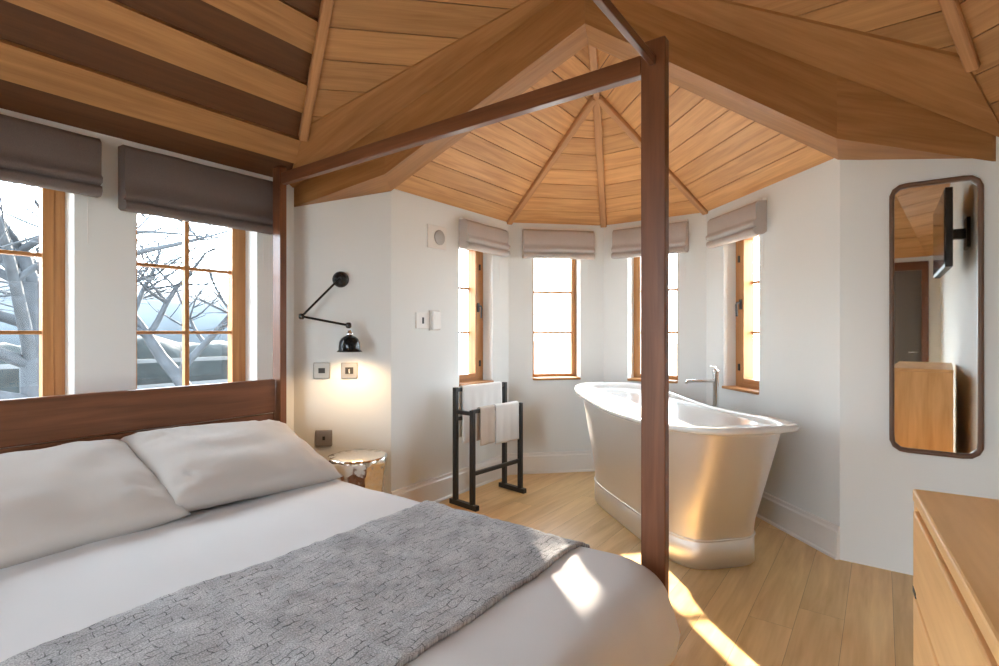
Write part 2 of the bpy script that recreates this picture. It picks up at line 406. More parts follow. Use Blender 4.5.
# ------------------------------------------------------------------ boarded ceilings
def clip(poly, axis_, lo, hi):
    for sgn, lim in ((1, lo), (-1, -hi)):
        out = []
        for i in range(len(poly)):
            p, q = poly[i], poly[(i + 1) % len(poly)]
            a, b = sgn * p.dot(axis_) - lim, sgn * q.dot(axis_) - lim
            if a >= 0: out.append(p)
            if (a > 0) != (b > 0) and abs(a - b) > 1e-9: out.append(p + (q - p) * (a / (a - b)))
        poly = out
        if len(poly) < 3: return []
    return poly
def boards(mb, poly, along_, width, mode='flat', amp=.10, start=None):
    poly = [Vector(p) for p in poly]
    n = (poly[1] - poly[0]).cross(poly[2] - poly[0]).normalized()
    if n.z < 0: n = -n
    g = Vector(along_).normalized(); g = (g - n * g.dot(n)).normalized()
    c = n.cross(g).normalized()
    if c.z < 0: c = -c
    s0 = min(p.dot(c) for p in poly); s1 = max(p.dot(c) for p in poly)
    k = 0; s = s0
    while s < s1:
        pl = clip(poly, c, s + .0025, s + width - .0025)
        if pl:
            odd = k % 2
            dz = 0; mi = 0; t = random.uniform(-amp, amp)
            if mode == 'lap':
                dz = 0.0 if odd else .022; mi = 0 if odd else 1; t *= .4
            P = [p + n * dz for p in pl]; o = (random.uniform(0, 90), random.uniform(0, 90))
            T = [p + n * .03 for p in pl]
            uvf = lambda Q: [(p.dot(g) + o[0], p.dot(c) + o[1]) for p in Q]
            mb.face(P, uvf(P), mi, False, t)
            for i in range(len(P)):
                j = (i + 1) % len(P); Q = [P[i], T[i], T[j], P[j]]
                mb.face(Q, [(p.dot(g) + o[0], p.dot(c) + p.dot(n) + o[1]) for p in Q], mi, False, t)
        s += width; k += 1
    B = [p + n * .031 for p in poly]; Tt = [p + n * .11 for p in poly]
    mb.face(B, None, 2); mb.face(Tt, None, 2)
    for i in range(len(B)):
        j = (i + 1) % len(B); mb.face([B[i], Tt[i], Tt[j], B[j]], None, 2)
def e3(p, z=EAVE): return (p[0], p[1], z)
zP = EAVE + SL * (5.05 - PK[0] - PK[1]) / math.sqrt(2)
P3 = (PK[0], PK[1], zP)
D2 = (1.95, -1.92); D1 = (-.13, -1.92); D0 = (-1.6, -.45)
cm = MB()
def plane(pts, al, mode='flat', w=.165): boards(cm, pts, al, w, mode)
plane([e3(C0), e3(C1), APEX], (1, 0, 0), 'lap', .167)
plane([e3(C1), P3, APEX], (1, -1, 0))
plane([P3, e3(C2b), APEX], (0, 1, 0))
plane([e3(C2b), e3(D2), APEX], (1, 1, 0))
plane([e3(D2), e3(D1), APEX], (1, 0, 0))
plane([e3(D1), e3(D0), APEX], (1, -1, 0))
plane([e3(D0), e3(B1), APEX], (0, 1, 0))
plane([e3(B1), e3(C0), APEX], (1, 1, 0))
for c_ in (C0, C1, C2b, D2, D1, D0, B1): cm.bar(Vector(e3(c_)) + Vector((0, 0, .10)), Vector(APEX) + Vector((0, 0, .10)), .26, .10, m=2)
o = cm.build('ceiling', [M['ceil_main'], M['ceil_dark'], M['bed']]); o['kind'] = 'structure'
ca = MB()
A3 = (AP[0], AP[1], APS + SLA * 1.06)
Q2 = (AP[0] - ax.x * .903, AP[1] - ax.y * .903); Q3 = (*Q2, APS + SLA * (2.66 - Q2[1]))
boards(ca, [e3(K1, APS), e3(V1, APS), A3, Q3], (1, 0, 0), .15)
boards(ca, [e3(V1, APS), e3(V2, APS), A3], (1, -1, 0), .15)
boards(ca, [e3(V2, APS), e3(V3, APS), A3], (0, 1, 0), .15)
boards(ca, [e3(V3, APS), e3(K2, APS), Q3, A3], (1, 1, 0), .15)
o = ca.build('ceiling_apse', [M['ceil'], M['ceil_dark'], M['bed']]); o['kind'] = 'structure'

# ------------------------------------------------------------------ big beams and ribs
Pb = (2.575, 1.294); Fk = (2.113, 2.408); zt_ = lambda p: 2.34
Hk = (1.815, 2.77); Pu = (2.36, 1.205)
def roofz(p): return EAVE + SL * (5.05 - p[0] - p[1]) / math.sqrt(2)
def big_beam(mirrored, label, lab_kind):
    R = (lambda p: refl(p)) if mirrored else (lambda p: p)
    root = thing('ceiling_beam', label, 'beam', (*R(Fk), 2.2), 0, 'big oak beams over the arch')
    o0 = root.location
    b = MB()
    def pr(plan, zb, zt, gr):
        pl = [R(p) for p in plan]
        g = (Vector(R(gr[1])) - Vector(R(gr[0])))
        if mirrored: pl = pl[::-1]; zb = zb[::-1]; zt = zt[::-1]
        b.prism(pl, zb, zt, 0, (g.x, g.y, gr[2]))
    pr([(1.93, 3.22), C1, Fk, K1], [2.07, 2.07, 2.20, 2.20], [2.5, 2.5, 2.62, 2.34], (C1, Fk, .13))
    pr([Fk, PK, Pb, K1], [2.20, 2.82, 2.82, 2.20], [2.62, 3.16, 3.26, 2.34], (Fk, PK, .62))
    b.build('beam_body', M['beam'], root, o0)
    u = MB()
    pl = [(1.93, 3.16), PK, Pu, Hk]; zb = [roofz(p) - .010 for p in pl]; zt = [roofz(p) + .02 for p in pl]
    q = [R(p) for p in pl]
    if mirrored: q = q[::-1]; zb = zb[::-1]; zt = zt[::-1]
    g = Vector(R(PK)) - Vector(R(C1))
    u.prism(q[::1] if not mirrored else q, zb, zt, 0, (g.x, g.y, .83))
    u.build('valley_board', M['beam'], root, o0)
big_beam(False, 'thick pale brown oak beam rising from above the wall lamp to the arch peak', 'l')
big_beam(True, 'thick brown oak beam sloping from the arch peak down to above the tall mirror', 'r')
def rib(p, q, label, w=.05, h=.045, group=None):
    p = Vector(p); q = Vector(q); mid = (p + q) / 2
    r = MB(); r.bar(p, q, w, h); o = r.build('ceiling_rib', M['rib'], None, mid, bevel=.008)
    tag(o, label, 'rib', group)
def drop(p, d): return (p[0], p[1], p[2] - d)
gr = 'slim oak ribs on the ceilings'
A_ = Vector(A3)
def lerp(p, q, t): return tuple(Vector(p) + (Vector(q) - Vector(p)) * t)
rib(drop(e3(V1, APS), .0), drop(lerp(A3, e3(V1, APS), .02), .014), 'left sloping slim rib of the bath alcove ceiling, ending left of the second blind', .052, .055, gr)
rib(drop(e3(V2, APS), .0), drop(lerp(A3, e3(V2, APS), .0), .015), 'central upright slim rib of the bath alcove ceiling', .055, .05, gr)
rib(drop(e3(V3, APS), .0), drop(lerp(A3, e3(V3, APS), .02), .012), 'right sloping slim rib of the bath alcove ceiling, ending behind the dark bedpost', .052, .055, gr)
rib(drop(A3, .015), drop(lerp(A3, Q3, .72), .02), 'short slim ridge rib from the alcove ceiling centre to the arch beams', .05, .05, gr)
rib(drop(lerp(e3(C1), APEX, .11), .01), drop(lerp(e3(C1), APEX, .8), .01), 'slim rib between dark striped boards and plain boards above the bedhead', .05, .06, gr)
rib(drop(lerp(e3(C2b), APEX, .115), .01), drop(lerp(e3(C2b), APEX, .8), .01), 'slim pale rib at the upper right above the mirror', .05, .06, gr)
# ------------------------------------------------------------------ roman blinds
def blind(center, d, width, ztop, zbot, depth, label, mt, grp):
    """d = direction along the wall (xy); the blind stands proud of the wall on the room side"""
    d = Vector(d).normalized(); n = Vector((d.y, -d.x))
    root = thing('roman_blind', label, 'blind', (center[0], center[1], zbot), math.atan2(d.y, d.x), grp)
    H = ztop - zbot; hw = width / 2
    # local: x along, -y into the room
    def prof(off, sag):
        P = []
        pts = [(-.006, H), (-depth * .75, H - .005), (-depth, H - .03), (-depth * .96, H * .5), (-depth * .98, .10), (-depth * 1.16, .085), (-depth * 1.14, .062), (-depth * .82, .054), (-depth * 1.10, .044), (-depth * 1.16, .022), (-depth * 1.10, .008), (-depth * .95, 0), (-depth * .35, .004), (-.006, .02)]
        return pts
    nx = 16; rings = []
    for i in range(nx + 1):
        x = -hw + width * i / nx
        r = []
        for (y, z) in prof(0, 0):
            w = .010 * noise.noise((x * 6 + center[0] * 7, z * 9, 3)) + .007 * noise.noise((x * 15, z * 20, center[1]))
            r.append((x, min(y + w, -.004), z + (.004 * noise.noise((x * 5, center[1] * 3, z * 4)) if z < H * .9 else 0)))
        rings.append(r)
    m = MB(); m.loft(rings, 0, True, True)
    m.build('fabric', mt, root)
    h = MB(); h.box((0, -.02, H + .008), (width * .98, .035, .018)); h.build('headrail', M['plastic'], root)
    c = MB(); x = hw - .03
    c.tube([(x, -.012, 0), (x, -.012, -.22)], .0016, 6); c.build('cord', M['plastic'], root)
    return root
def onwall(a, b, s): 
    d = (Vector(b) - Vector(a)).normalized(); p = Vector(a) + d * s; return (p.x, p.y), d
gb = 'grey roman blinds over the windows'
p, d = onwall(C0, C1, .62); blind(p, d, .78, 2.185, 1.90, .10, 'shade-darkened grey folded roman blind at the far left, cut by the photo edge', M['blind_shaded'], gb)
p, d = onwall(C0, C1, 1.50); blind(p, d, .79, 2.185, 1.855, .10, 'wide shade-darkened grey folded roman blind beside the head bedpost', M['blind_shaded'], gb)
p, d = onwall(K1, V1, .965); blind(p, d, .55, 2.13, 1.90, .09, 'small pale grey roman blind above the window left of the alcove, over the towel stand', M['blind'], gb)
p, d = onwall(V1, V2, .44); blind(p, d, .64, 2.16, 1.90, .09, 'small pale grey roman blind over the alcove window left of the centre rib', M['blind'], gb)
p, d = onwall(V2, V3, .44); blind(p, d, .64, 2.16, 1.90, .09, 'small pale grey roman blind crossed by the dark bedpost', M['blind'], gb)
p, d = onwall(V3, K2, .46); blind(p, d, .58, 2.13, 1.90, .09, 'small pale grey roman blind at the right of the alcove, above the bath tap', M['blind'], gb)

# ------------------------------------------------------------------ four-poster bed
bx0, bx1 = -.12, 1.76; by0, by1 = .63, 2.95; pw = .068
bed = thing('four_poster_bed', 'dark walnut four poster bed frame with a plank headboard', 'bed', (.82, 1.79, 0))
BO = (.82, 1.79, 0)
for (x, y, lb) in ((bx1, by0, 1), (bx1, by1, 0), (bx0, by0, 0), (bx0, by1, 0)):
    p = MB(); p.box((x, y, 1.125), (.042, .085, 2.25), grain=2)
    p.build('post', M['bed'], bed, BO, bevel=.004)
rz = 2.175; rh = .068
for a, b in (((bx1, by0 + .043, rz), (bx1, by1 - .043, rz)), ((bx0, by0 + .043, rz), (bx0, by1 - .043, rz)), ((bx0 + .021, by0, rz), (bx1 - .021, by0, rz))):
    p = MB(); p.bar(a, b, .038 if a[0] == b[0] or a[1] > 2 else .022, (rh if a[0] == b[0] else .105) if a[0] == b[0] or a[1] > 2 else .03); p.build('canopy_rail', M['bed'], bed, BO, bevel=.003)
hb = MB(); hb.box(((bx0 + bx1) / 2, by1 + .005, .87), (bx1 - bx0 - pw, .035, .20), grain=0); hb.build('headboard', M['bed'], bed, BO, bevel=.006)
hb = MB(); hb.box(((bx0 + bx1) / 2, by1 + .012, .565), (bx1 - bx0 - pw, .03, .40), grain=0); hb.build('headboard_panel', M['bed'], bed, BO, bevel=.006)
for x in (bx0, bx1):
    p = MB(); p.box((x, (by0 + by1) / 2, .26), (.035, by1 - by0 - pw, .17), grain=1); p.build('side_rail', M['bed'], bed, BO, bevel=.003)
p = MB(); p.box(((bx0 + bx1) / 2, by0 + .004, .26), (bx1 - bx0 - .076, .035, .17), grain=0); p.build('foot_rail', M['bed'], bed, BO, bevel=.003)
# mattress
def rrect(cx, cy, hx, hy, r, n):
    out = []
    r = min(r, hx - .001, hy - .001)
    per = 4 * (hx + hy - 2 * r) + 2 * PI * r
    segs = []
    for k in range(n):
        s = per * k / n
        # start at right side middle going ccw
        a = hy - r
        ln = [a, PI * r / 2, 2 * (hx - r), PI * r / 2, 2 * (hy - r), PI * r / 2, 2 * (hx - r), PI * r / 2, a]
        i = 0
        while i < 8 and s > ln[i]: s -= ln[i]; i += 1
        if i == 0: p = (hx, s)
        elif i == 1: t = s / r; p = (hx - r + r * math.cos(t), hy - r + r * math.sin(t))
        elif i == 2: p = (hx - r - s, hy)
        elif i == 3: t = PI / 2 + s / r; p = (-hx + r + r * math.cos(t), hy - r + r * math.sin(t))
        elif i == 4: p = (-hx, hy - r - s)
        elif i == 5: t = PI + s / r; p = (-hx + r + r * math.cos(t), -hy + r + r * math.sin(t))
        elif i == 6: p = (-hx + r + s, -hy)
        elif i == 7: t = 1.5 * PI + s / r; p = (hx - r + r * math.cos(t), -hy + r + r * math.sin(t))
        else: p = (hx, -hy + r + s)
        out.append((cx + p[0], cy + p[1]))
    return out
mt = MB()
mt.loft([[(*q, z) for q in rrect(.82, 1.80, .86 - i_, 1.10 - i_, .12, 64)] for i_, z in ((.03, .20), (0, .23), (0, .44), (.03, .465))], 0, True, True)
mt.build('mattress', M['linen'], bed, BO)

# duvet: rounded sheet over the mattress, hanging at the sides and the foot
DX0, DX1, DY0, DY1 = -.075, 1.715, .535, 2.82
dcx, dcy, dhx, dhy = (DX0 + DX1) / 2, (DY0 + DY1) / 2, (DX1 - DX0) / 2, (DY1 - DY0) / 2
DZ = .50
RB = .09; dv = MB(); nn = 240; rings = []
def wrk(x, y, z):
    v = .012 * noise.noise((x * 2.3, y * 2.3, z * 2)) + .008 * noise.noise((x * 6, y * 4, z * 5)) + .003 * noise.noise((x * 13, y * 9, z * 9))
    return v
prof = []
for k in range(24): prof.append((RB + (dhx - RB - .02) * (1 - k / 24), 0))       # flat (inset, drop)
prof2 = [(RB - RB * math.sin(t), .085 * (1 - math.cos(t))) for t in [PI / 2 * j / 7 for j in range(0, 8)]]
full = [(i_, d_) for i_, d_ in prof] + prof2 + [(-.014, .14), (-.024, .19), (-.014, .25), (.03, .30), (.07, .315)]
for i_, d_ in full:
    r = .13 if i_ < .2 else .13 + (i_ - .2) * .1
    ring = []
    for (x, y) in rrect(dcx, dcy, max(dhx - i_, .004), max(dhy - (i_ if i_ < RB + .001 else RB + (i_ - RB) * .45), .02), r, nn):
        z = DZ - d_
        w = wrk(x, y, z)
        if d_ < .03: ring.append((x, y, z + w))
        else:
            sc = 1.0 if y > 1 else 1.6
            ring.append((x + w * .8 * (1 if x > dcx else -1) * (abs(x - dcx) > .6), y - w * sc * (y < 1.2), z + w * .4 + (.012 * noise.noise((x * 9, y * 9, 1)) if d_ > .25 else 0)))
    rings.append(ring)
dv.loft(rings, 0, True, False)
R0 = rings[0]
for k in range(-nn // 4, nn // 4):
    dv.face([R0[k % nn], R0[(k + 1) % nn], R0[(nn // 2 - k - 1) % nn], R0[(nn // 2 - k) % nn]], None, 0, True)
o = dv.build('duvet', M['linen'], None, (dcx, dcy, DZ), weld=True); tag(o, 'smooth white duvet covering the four poster bed', 'duvet')

# throw across the foot
th = MB()
def tprof(s):      # arc length from left edge over to the right side -> (x, z)
    Lf = (DX1 - RB) - (DX0 + RB); AL = .137
    e = -s if s < 0 else s - Lf
    if 0 <= s <= Lf: return DX0 + RB + s, DZ
    a = min(e / AL, 1) * PI / 2
    x = RB * math.sin(a) + (.018 if e > AL else 0); z = DZ - .085 * (1 - math.cos(a)) - max(0, e - AL)
    return (DX0 + RB - x if s < 0 else DX1 - RB + x), z
ny, nx_ = 46, 150; rings = []; uvs = []
s0, s1 = -.18, DX1 - DX0 - 2 * RB + .137 + .12
Y0, Y1 = .855, 1.60
for j in range(ny + 1):
    v = j / ny; row = []; ur = []
    for i in range(nx_ + 1):
        s = s0 + (s1 - s0) * i / nx_
        x, z = tprof(s)
        yy = Y0 + (Y1 - Y0) * v + .012 * noise.noise((s * 2.5, v * 2, 8))
        dz = .016 + wrk(x, yy, z) * (1 if z > DZ - .03 else .4)
        dz += .005 * noise.noise((s * 14, yy * 14, 2)) + .004 * noise.noise((s * 33, yy * 33, 5))
        e = (yy - Y0) / .07
        dz -= .006 * math.exp(-((yy - Y0 - .075) / .008) ** 2) + .005 * math.exp(-((yy - Y0 - .15) / .008) ** 2)
        dz -= .005 * math.exp(-((Y1 - yy - .06) / .008) ** 2)
        nx2 = 0 if z > DZ - .03 else .016
        row.append((x + nx2 * (1 if x > dcx else -1), yy, z + dz)); ur.append((s, yy))
    rings.append(row); uvs.append(ur)
th.loft(rings, 0, True, False, closed=False, uvs=uvs)
o = th.build('bed_throw', M['throw'], None, (dcx, (Y0 + Y1) / 2, DZ)); tag(o, 'grey quilted throw laid across the lower half of the white bed', 'throw')
so = o.modifiers.new('thick', 'SOLIDIFY'); so.thickness = .012; so.offset = -1

# pillows
def pillow(loc, w, dpt, h, tilt, rz, label, seed, roll=0):
    m = MB(); n = 40; top = []; bot = []
    def P(u, v, sgn):
        tk = max(0, (1 - abs(u) ** 4) * (1 - abs(v) ** 3.2)) ** .5
        x = w / 2 * u * (1 - .05 * (1 - v * v)) ; y = dpt / 2 * v * (1 - .06 * (1 - u * u))
        wr = .012 * noise.noise((x * 7 + seed, y * 7, sgn)) + .014 * noise.noise((x * 3, y * 9 + seed, sgn * 2))
        cw = math.exp(-((abs(u) - .85) ** 2 + (abs(v) - .7) ** 2) / .12) * .016 * noise.noise((x * 24, y * 20, seed))
        return (x, y, sgn * h / 2 * tk + (wr + cw) * min(1, tk * 1.5))
    for sgn in (1, -1):
        rings = [[P(-1 + 2 * i / n, -1 + 2 * j / n, sgn) for i in range(n + 1)] for j in range(n + 1)]
        if sgn < 0: rings = rings[::-1]
        m.loft(rings, 0, True, False, closed=False)
    o = m.build('pillow', M['pillow'], None, None, weld=True)
    o.location = loc; o.rotation_euler = (tilt, roll, rz)
    tag(o, label, 'pillow', 'plump pillows against the headboard')
pillow((1.285, 2.54, .635), .80, .66, .20, math.radians(18), math.radians(-1), 'ivory pillow by the head bedpost, next to the bedside drum table', 1, math.radians(2.5))
pillow((.53, 2.53, .632), .82, .68, .20, math.radians(18), math.radians(1), 'ivory pillow at the left edge of the photo, cut by the frame', 5)

# ------------------------------------------------------------------ wall lamp
def face_matrix(d):     # d along the wall
    return math.atan2(d[1], d[0])
dl = (1 / math.sqrt(2), -1 / math.sqrt(2)); nl = (-1 / math.sqrt(2), -1 / math.sqrt(2))
def LW(px_s, off, z):   # point on the lamp wall: s along from C1, off into the room
    return (C1[0] + dl[0] * px_s + nl[0] * off, C1[1] + dl[1] * px_s + nl[1] * off, z)
def s_of(x, y): return (x - C1[0]) * dl[0] + (y - C1[1]) * dl[1]
sp = s_of(2.16, 2.89)
LO = LW(sp, 0, 1.60)
lamp = thing('wall_lamp', 'black jointed arm wall lamp glowing over the bedside drum', 'lamp', LO)
m = MB()
def disc(mb, c, nrm, prof, seg=28):
    nrm = Vector(nrm).normalized(); a = nrm.orthogonal().normalized(); b = nrm.cross(a); c = Vector(c)
    mb.loft([[c + nrm * h + (a * math.cos(2 * PI * k / seg) + b * math.sin(2 * PI * k / seg)) * r for k in range(seg)] for r, h in prof], 0, True, True)
n3_ = (nl[0], nl[1], 0)
disc(m, LO, n3_, [(.052, .002), (.054, .012), (.050, .03), (.034, .042), (.012, .047)]); m.build('wall_plate', M['black'], lamp, LO)
E0 = LW(sp, .065, 1.60); E1 = (1.917, 2.963, 1.352); E2 = (2.075, 2.70, 1.295)
m = MB(); m.tube([LW(sp, .03, 1.60), E0, E1], .0075, 10); m.build('upper_arm', M['black'], lamp, LO)
m = MB(); m.tube([E1, E2], .0075, 10); m.build('lower_arm', M['black'], lamp, LO)
for E_ in (E1, E2):
    m = MB(); disc(m, Vector(E_) - Vector((0, 0, .018)), (0, 0, 1), [(.010, 0), (.017, .006), (.018, .018), (.017, .030), (.010, .036)], 20); m.build('joint', M['black'], lamp, LO)
m = MB(); sc = Vector(E2) + Vector((.004, -.004, -.03))
m.lathe([(.012, 0), (.015, -.012), (.022, -.016), (.022, -.032), (.016, -.036)], sc, 24); m.build('socket_cap', M['chrome'], lamp, LO)
m = MB()
prf = [(.018, -.034), (.034, -.040), (.052, -.054), (.062, -.075), (.066, -.105), (.066, -.122), (.075, -.132), (.079, -.136), (.076, -.134), (.063, -.122), (.062, -.10), (.058, -.078), (.048, -.060), (.030, -.046)]
m.lathe(prf, sc, 40, caps=False); m.build('lamp_shade', M['black'], lamp, LO)
m = MB(); m.lathe([(.004, -.045), (.012, -.05), (.014, -.065), (.028, -.085), (.030, -.10), (.020, -.116), (.004, -.122)], sc, 24); m.build('bulb', M['bulb'], lamp, LO)
L = bpy.data.lights.new('lamp_glow', 'SPOT'); L.energy = 6; L.color = (1, .66, .34); L.shadow_soft_size = .03; L.spot_size = math.radians(150); L.spot_blend = .6
lo = bpy.data.objects.new('lamp_glow', L); COL.objects.link(lo); lo.parent = lamp; lo.location = sc + Vector((0, 0, -.128)) - Vector(LO)

# ------------------------------------------------------------------ wall fittings
def plate(name, pos, d, w, h, label, cat, mt, parts, grp=None):
    """pos on the wall surface, d along the wall; local x along, -y into the room"""
    r = thing(name, label, cat, pos, math.atan2(d[1], d[0]), grp)
    b = MB(); b.box((0, -.004, 0), (w, .012, h)); b.build('face_plate', mt, r, bevel=.003)
    for pn, c, s, pm in parts:
        q = MB(); q.box((c[0], -.0115, c[1]), (s[0], .004, s[1])); q.build(pn, pm, r, bevel=.001)
    return r
def lampwall_hit(px):
    C_, S_ = math.cos(math.radians(36.3)), math.sin(math.radians(36.3))
    u = (px - 499.5) / 521; dx, dy = u * S_ + C_, -u * C_ + S_
    t = 5.05 / (dx + dy); return dx * t, dy * t, t
for px, py, lab, nm, parts in (
    (322, 370.5, 'left steel wall socket with one small dark insert below the lamp', 'wall_socket', [('insert', (0, 0), (.042, .034), M['dark'])]),
    (349.5, 370.5, 'right steel wall socket with wide dark double insert under the lamp shade', 'wall_socket', [('insert', (0, .0), (.052, .044), M['dark']), ('rocker', (.0, -.004), (.010, .03), M['plastic'])]),
    (324, 438, 'steel wall socket low beside the pillow and the drum table', 'wall_socket', [('insert', (0, 0), (.016, .024), M['dark'])])):
    x, y, t = lampwall_hit(px)
    plate(nm, (x, y, 1.25 - (py - 332.5) * t / 521), dl, .105, .105, lab, 'socket', M['nickel'], parts, 'steel wall plates by the bed')
def apse_hit(px, Y=2.66):
    C_, S_ = math.cos(math.radians(36.3)), math.sin(math.radians(36.3))
    u = (px - 499.5) / 521; dx, dy = u * S_ + C_, -u * C_ + S_
    t = Y / dy; return dx * t, Y, t
x, y, t = apse_hit(422); plate('light_switch', (x, y, 1.25 + 12 * t / 521), (1, 0), .13, .115, 'white square wall switch with a small dark toggle left of the thermostat', 'switch', M['plastic'], [('toggle', (0, 0), (.016, .045), M['dark'])])
x, y, t = apse_hit(433.5); r = plate('thermostat', (x, y, 1.25 + 12 * t / 521), (1, 0), .10, .15, 'slim white thermostat box right of the wall switch', 'thermostat', M['plastic'], [])
q = MB(); q.box((0, -.022, 0), (.085, .03, .135)); q.build('housing', M['plastic'], r, bevel=.006)
q = MB(); q.box((0, -.038, .02), (.05, .003, .04)); q.build('display', M['plastic'], r)
x, y, t = apse_hit(436.5); r = plate('wall_speaker', (x, y, 1.25 + 95 * t / 521), (1, 0), .20, .17, 'white square wall plate with round grille high beside the first small blind', 'speaker', M['plastic'], [])
q = MB(); disc(q, (0.02, -.010, 0), (0, -1, 0), [(.055, 0), (.055, .006), (.048, .010), (.02, .014)]); q.build('grille', M['grille'], r)

# ------------------------------------------------------------------ drum side table
dt = MB(); seg = 72; rings = []
tx, ty, tz = 2.005, 2.52, .52
for r, z in [(.155, 0), (.165, .01), (.158, .10), (.150, .22), (.152, .34), (.165, .44), (.174, tz - .025), (.172, tz - .006), (.160, tz), (.09, tz + .001), (.01, tz)]:
    ring = []
    for k in range(seg):
        a = 2 * PI * k / seg
        f = 1 + (.045 * math.sin(9 * a + .4) + .05 * noise.noise((math.cos(a) * 2, math.sin(a) * 2, z * 1.5))) * (1 if z < tz - .03 else .6) * (r > .1)
        ring.append((tx + r * f * math.cos(a), ty + r * f * math.sin(a), z))
    rings.append(ring)
dt.loft(rings, 0, True, True); o = dt.build('side_table', M['hammer'], None, (tx, ty, 0)); tag(o, 'shiny hammered silver drum side table beside the bed', 'side table')

# ------------------------------------------------------------------ towel stand
TS = (3.13, 2.39, 0)
ts = thing('towel_stand', 'black metal towel stand with two uprights each side, left of the bath', 'towel stand', TS)
FLp, FRp, BLp, BRp = (2.85, 2.33), (3.385, 2.285), (2.87, 2.505), (3.41, 2.455)
w = .032
for (p, h, nm) in ((FLp, .70, 'upright'), (FRp, .70, 'upright'), (BLp, .85, 'upright'), (BRp, .85, 'upright')):
    m = MB(); m.box((p[0], p[1], h / 2 + .01), (w, w, h - .02)); m.build(nm, M['blackm'], ts, TS, bevel=.002)
for (a, b) in ((FLp, BLp), (FRp, BRp)):
    A_ = Vector(a); B_ = Vector(b); e = (B_ - A_).normalized() * .05
    m = MB(); m.bar((*(A_ - e), .018), (*(B_ + e), .018), .036, .036); m.build('foot', M['blackm'], ts, TS, bevel=.002)
    m = MB(); m.bar((*A_, .675), (*B_, .675), .026, .026); m.build('side_arm', M['blackm'], ts, TS)
for (a, b, z) in ((BLp, BRp, .83), (FLp, FRp, .69), (BLp, BRp, .62), (FLp, FRp, .25)):
    m = MB(); m.bar((*a, z), (*b, z), .022, .026); m.build('rail', M['blackm'], ts, TS)
def towel(a, b, t0, t1, zr, lf, lb, mt, label, seed, gap=.017):
    A_ = Vector(a); B_ = Vector(b); d = (B_ - A_).normalized(); n = Vector((d.y, -d.x)); Ln = (B_ - A_).length
    path = []
    for k in range(18): path.append((gap, zr - lf * (1 - k / 17)))
    for k in range(1, 8): t = PI * k / 8; path.append((gap * math.cos(t), zr + .004 + gap * math.sin(t)))
    for k in range(18): path.append((-gap, zr - lb * k / 17))
    rings = []
    for i in range(25):
        s = Ln * (t0 + (t1 - t0) * i / 24); row = []
        for o_, z in path:
            wv = (.007 * math.sin(s * 38 + seed) + .006 * noise.noise((s * 9, z * 5, seed))) * min(1, max(0, (zr - z) * 5))
            p = A_ + d * s + n * (o_ + (abs(wv) if o_ > 0 else -abs(wv)))
            row.append((p.x, p.y, z + .006 * noise.noise((s * 6, 2, seed))))
        rings.append(row)
    m = MB(); m.loft(rings, 0, True, False, closed=False)
    c = A_ + d * Ln * (t0 + t1) / 2
    o = m.build('towel', mt, None, (c.x, c.y, zr)); tag(o, label, 'towel', 'towels on the black stand')
    so = o.modifiers.new('thick', 'SOLIDIFY'); so.thickness = .006; so.offset = 0
towel(BLp, BRp, .10, .90, .835, .40, .36, M['towel'], 'white towel over the taller back rail of the black stand', 1)
towel(FLp, FRp, .12, .40, .695, .25, .22, M['towel2'], 'oatmeal hand towel on the front rail at the left upright', 4)
towel(FLp, FRp, .42, .92, .695, .27, .24, M['towel'], 'white towel over the lower front rail of the black stand', 7)

# ------------------------------------------------------------------ bath
tcx, tcy, tth = 3.385, 1.164, math.radians(48.65)
BT = (tcx, tcy, 0)
tub = thing('bathtub', 'freestanding slipper bath of brushed tin with white enamel inside', 'bathtub', BT, tth)
def sell(a, b, zf, n=2.4, seg=96):
    out = []
    for k in range(seg):
        t = 2 * PI * k / seg; c, s = math.cos(t), math.sin(t)
        u = math.copysign(abs(c) ** (2 / n), c); v = math.copysign(abs(s) ** (2 / n), s)
        out.append((a * u, b * v, zf(u)))
    return out
def rimz(off): return lambda u: .758 + (.079 * u ** 1.13 if u > 0 else .039 * u * u) + off
def mix(z0, k, off): return lambda u: z0 + (rimz(off)(u) - z0) * k
outer = []
for k in range(15):
    t = k / 14
    a = .662 + .20 * t ; b = .262 + .074 * t
    if t < .12: a += .012 * (.12 - t) / .12; b += .012 * (.12 - t) / .12
    outer.append(sell(a, b, mix(.155, t, -.035), 4 - .4 * t))
m = MB(); m.loft(outer, 0, True, False); m.build('outer_shell', M['tin'], tub)
m = MB(); m.loft([sell(a, b, (lambda zz: lambda u: zz)(z), 4.2) for a, b, z in ((.668, .268, 0), (.673, .273, .006), (.673, .273, .140), (.668, .268, .146), (.678, .278, .150), (.675, .275, .156), (.65, .25, .158))], 0, True, True)
m.build('plinth', M['tin'], tub)
inner = [sell(a, b, f, 3.6) for a, b, f in (
    (.855, .330, rimz(-.037)), (.93, .352, rimz(-.038)), (.950, .371, rimz(-.030)), (.956, .376, rimz(-.016)), (.950, .371, rimz(-.003)), (.935, .357, rimz(.001)), (.912, .338, rimz(-.004)), (.895, .325, rimz(-.02)),
    (.80, .285, mix(.22, .80, 0)), (.74, .262, mix(.22, .5, 0)), (.68, .238, mix(.22, .22, 0)), (.62, .21, mix(.22, .06, 0)), (.50, .15, lambda u: .215), (.3, .08, lambda u: .21), (.03, .01, lambda u: .208))]
m = MB(); m.loft(inner, 0, True, True); m.build('enamel_liner', M['enamel'], tub)
m = MB(); m.lathe([(.03, .213), (.03, .218), (.012, .22), (.002, .219)], (-.35, 0, 0), 20); m.build('plug', M['chrome'], tub)
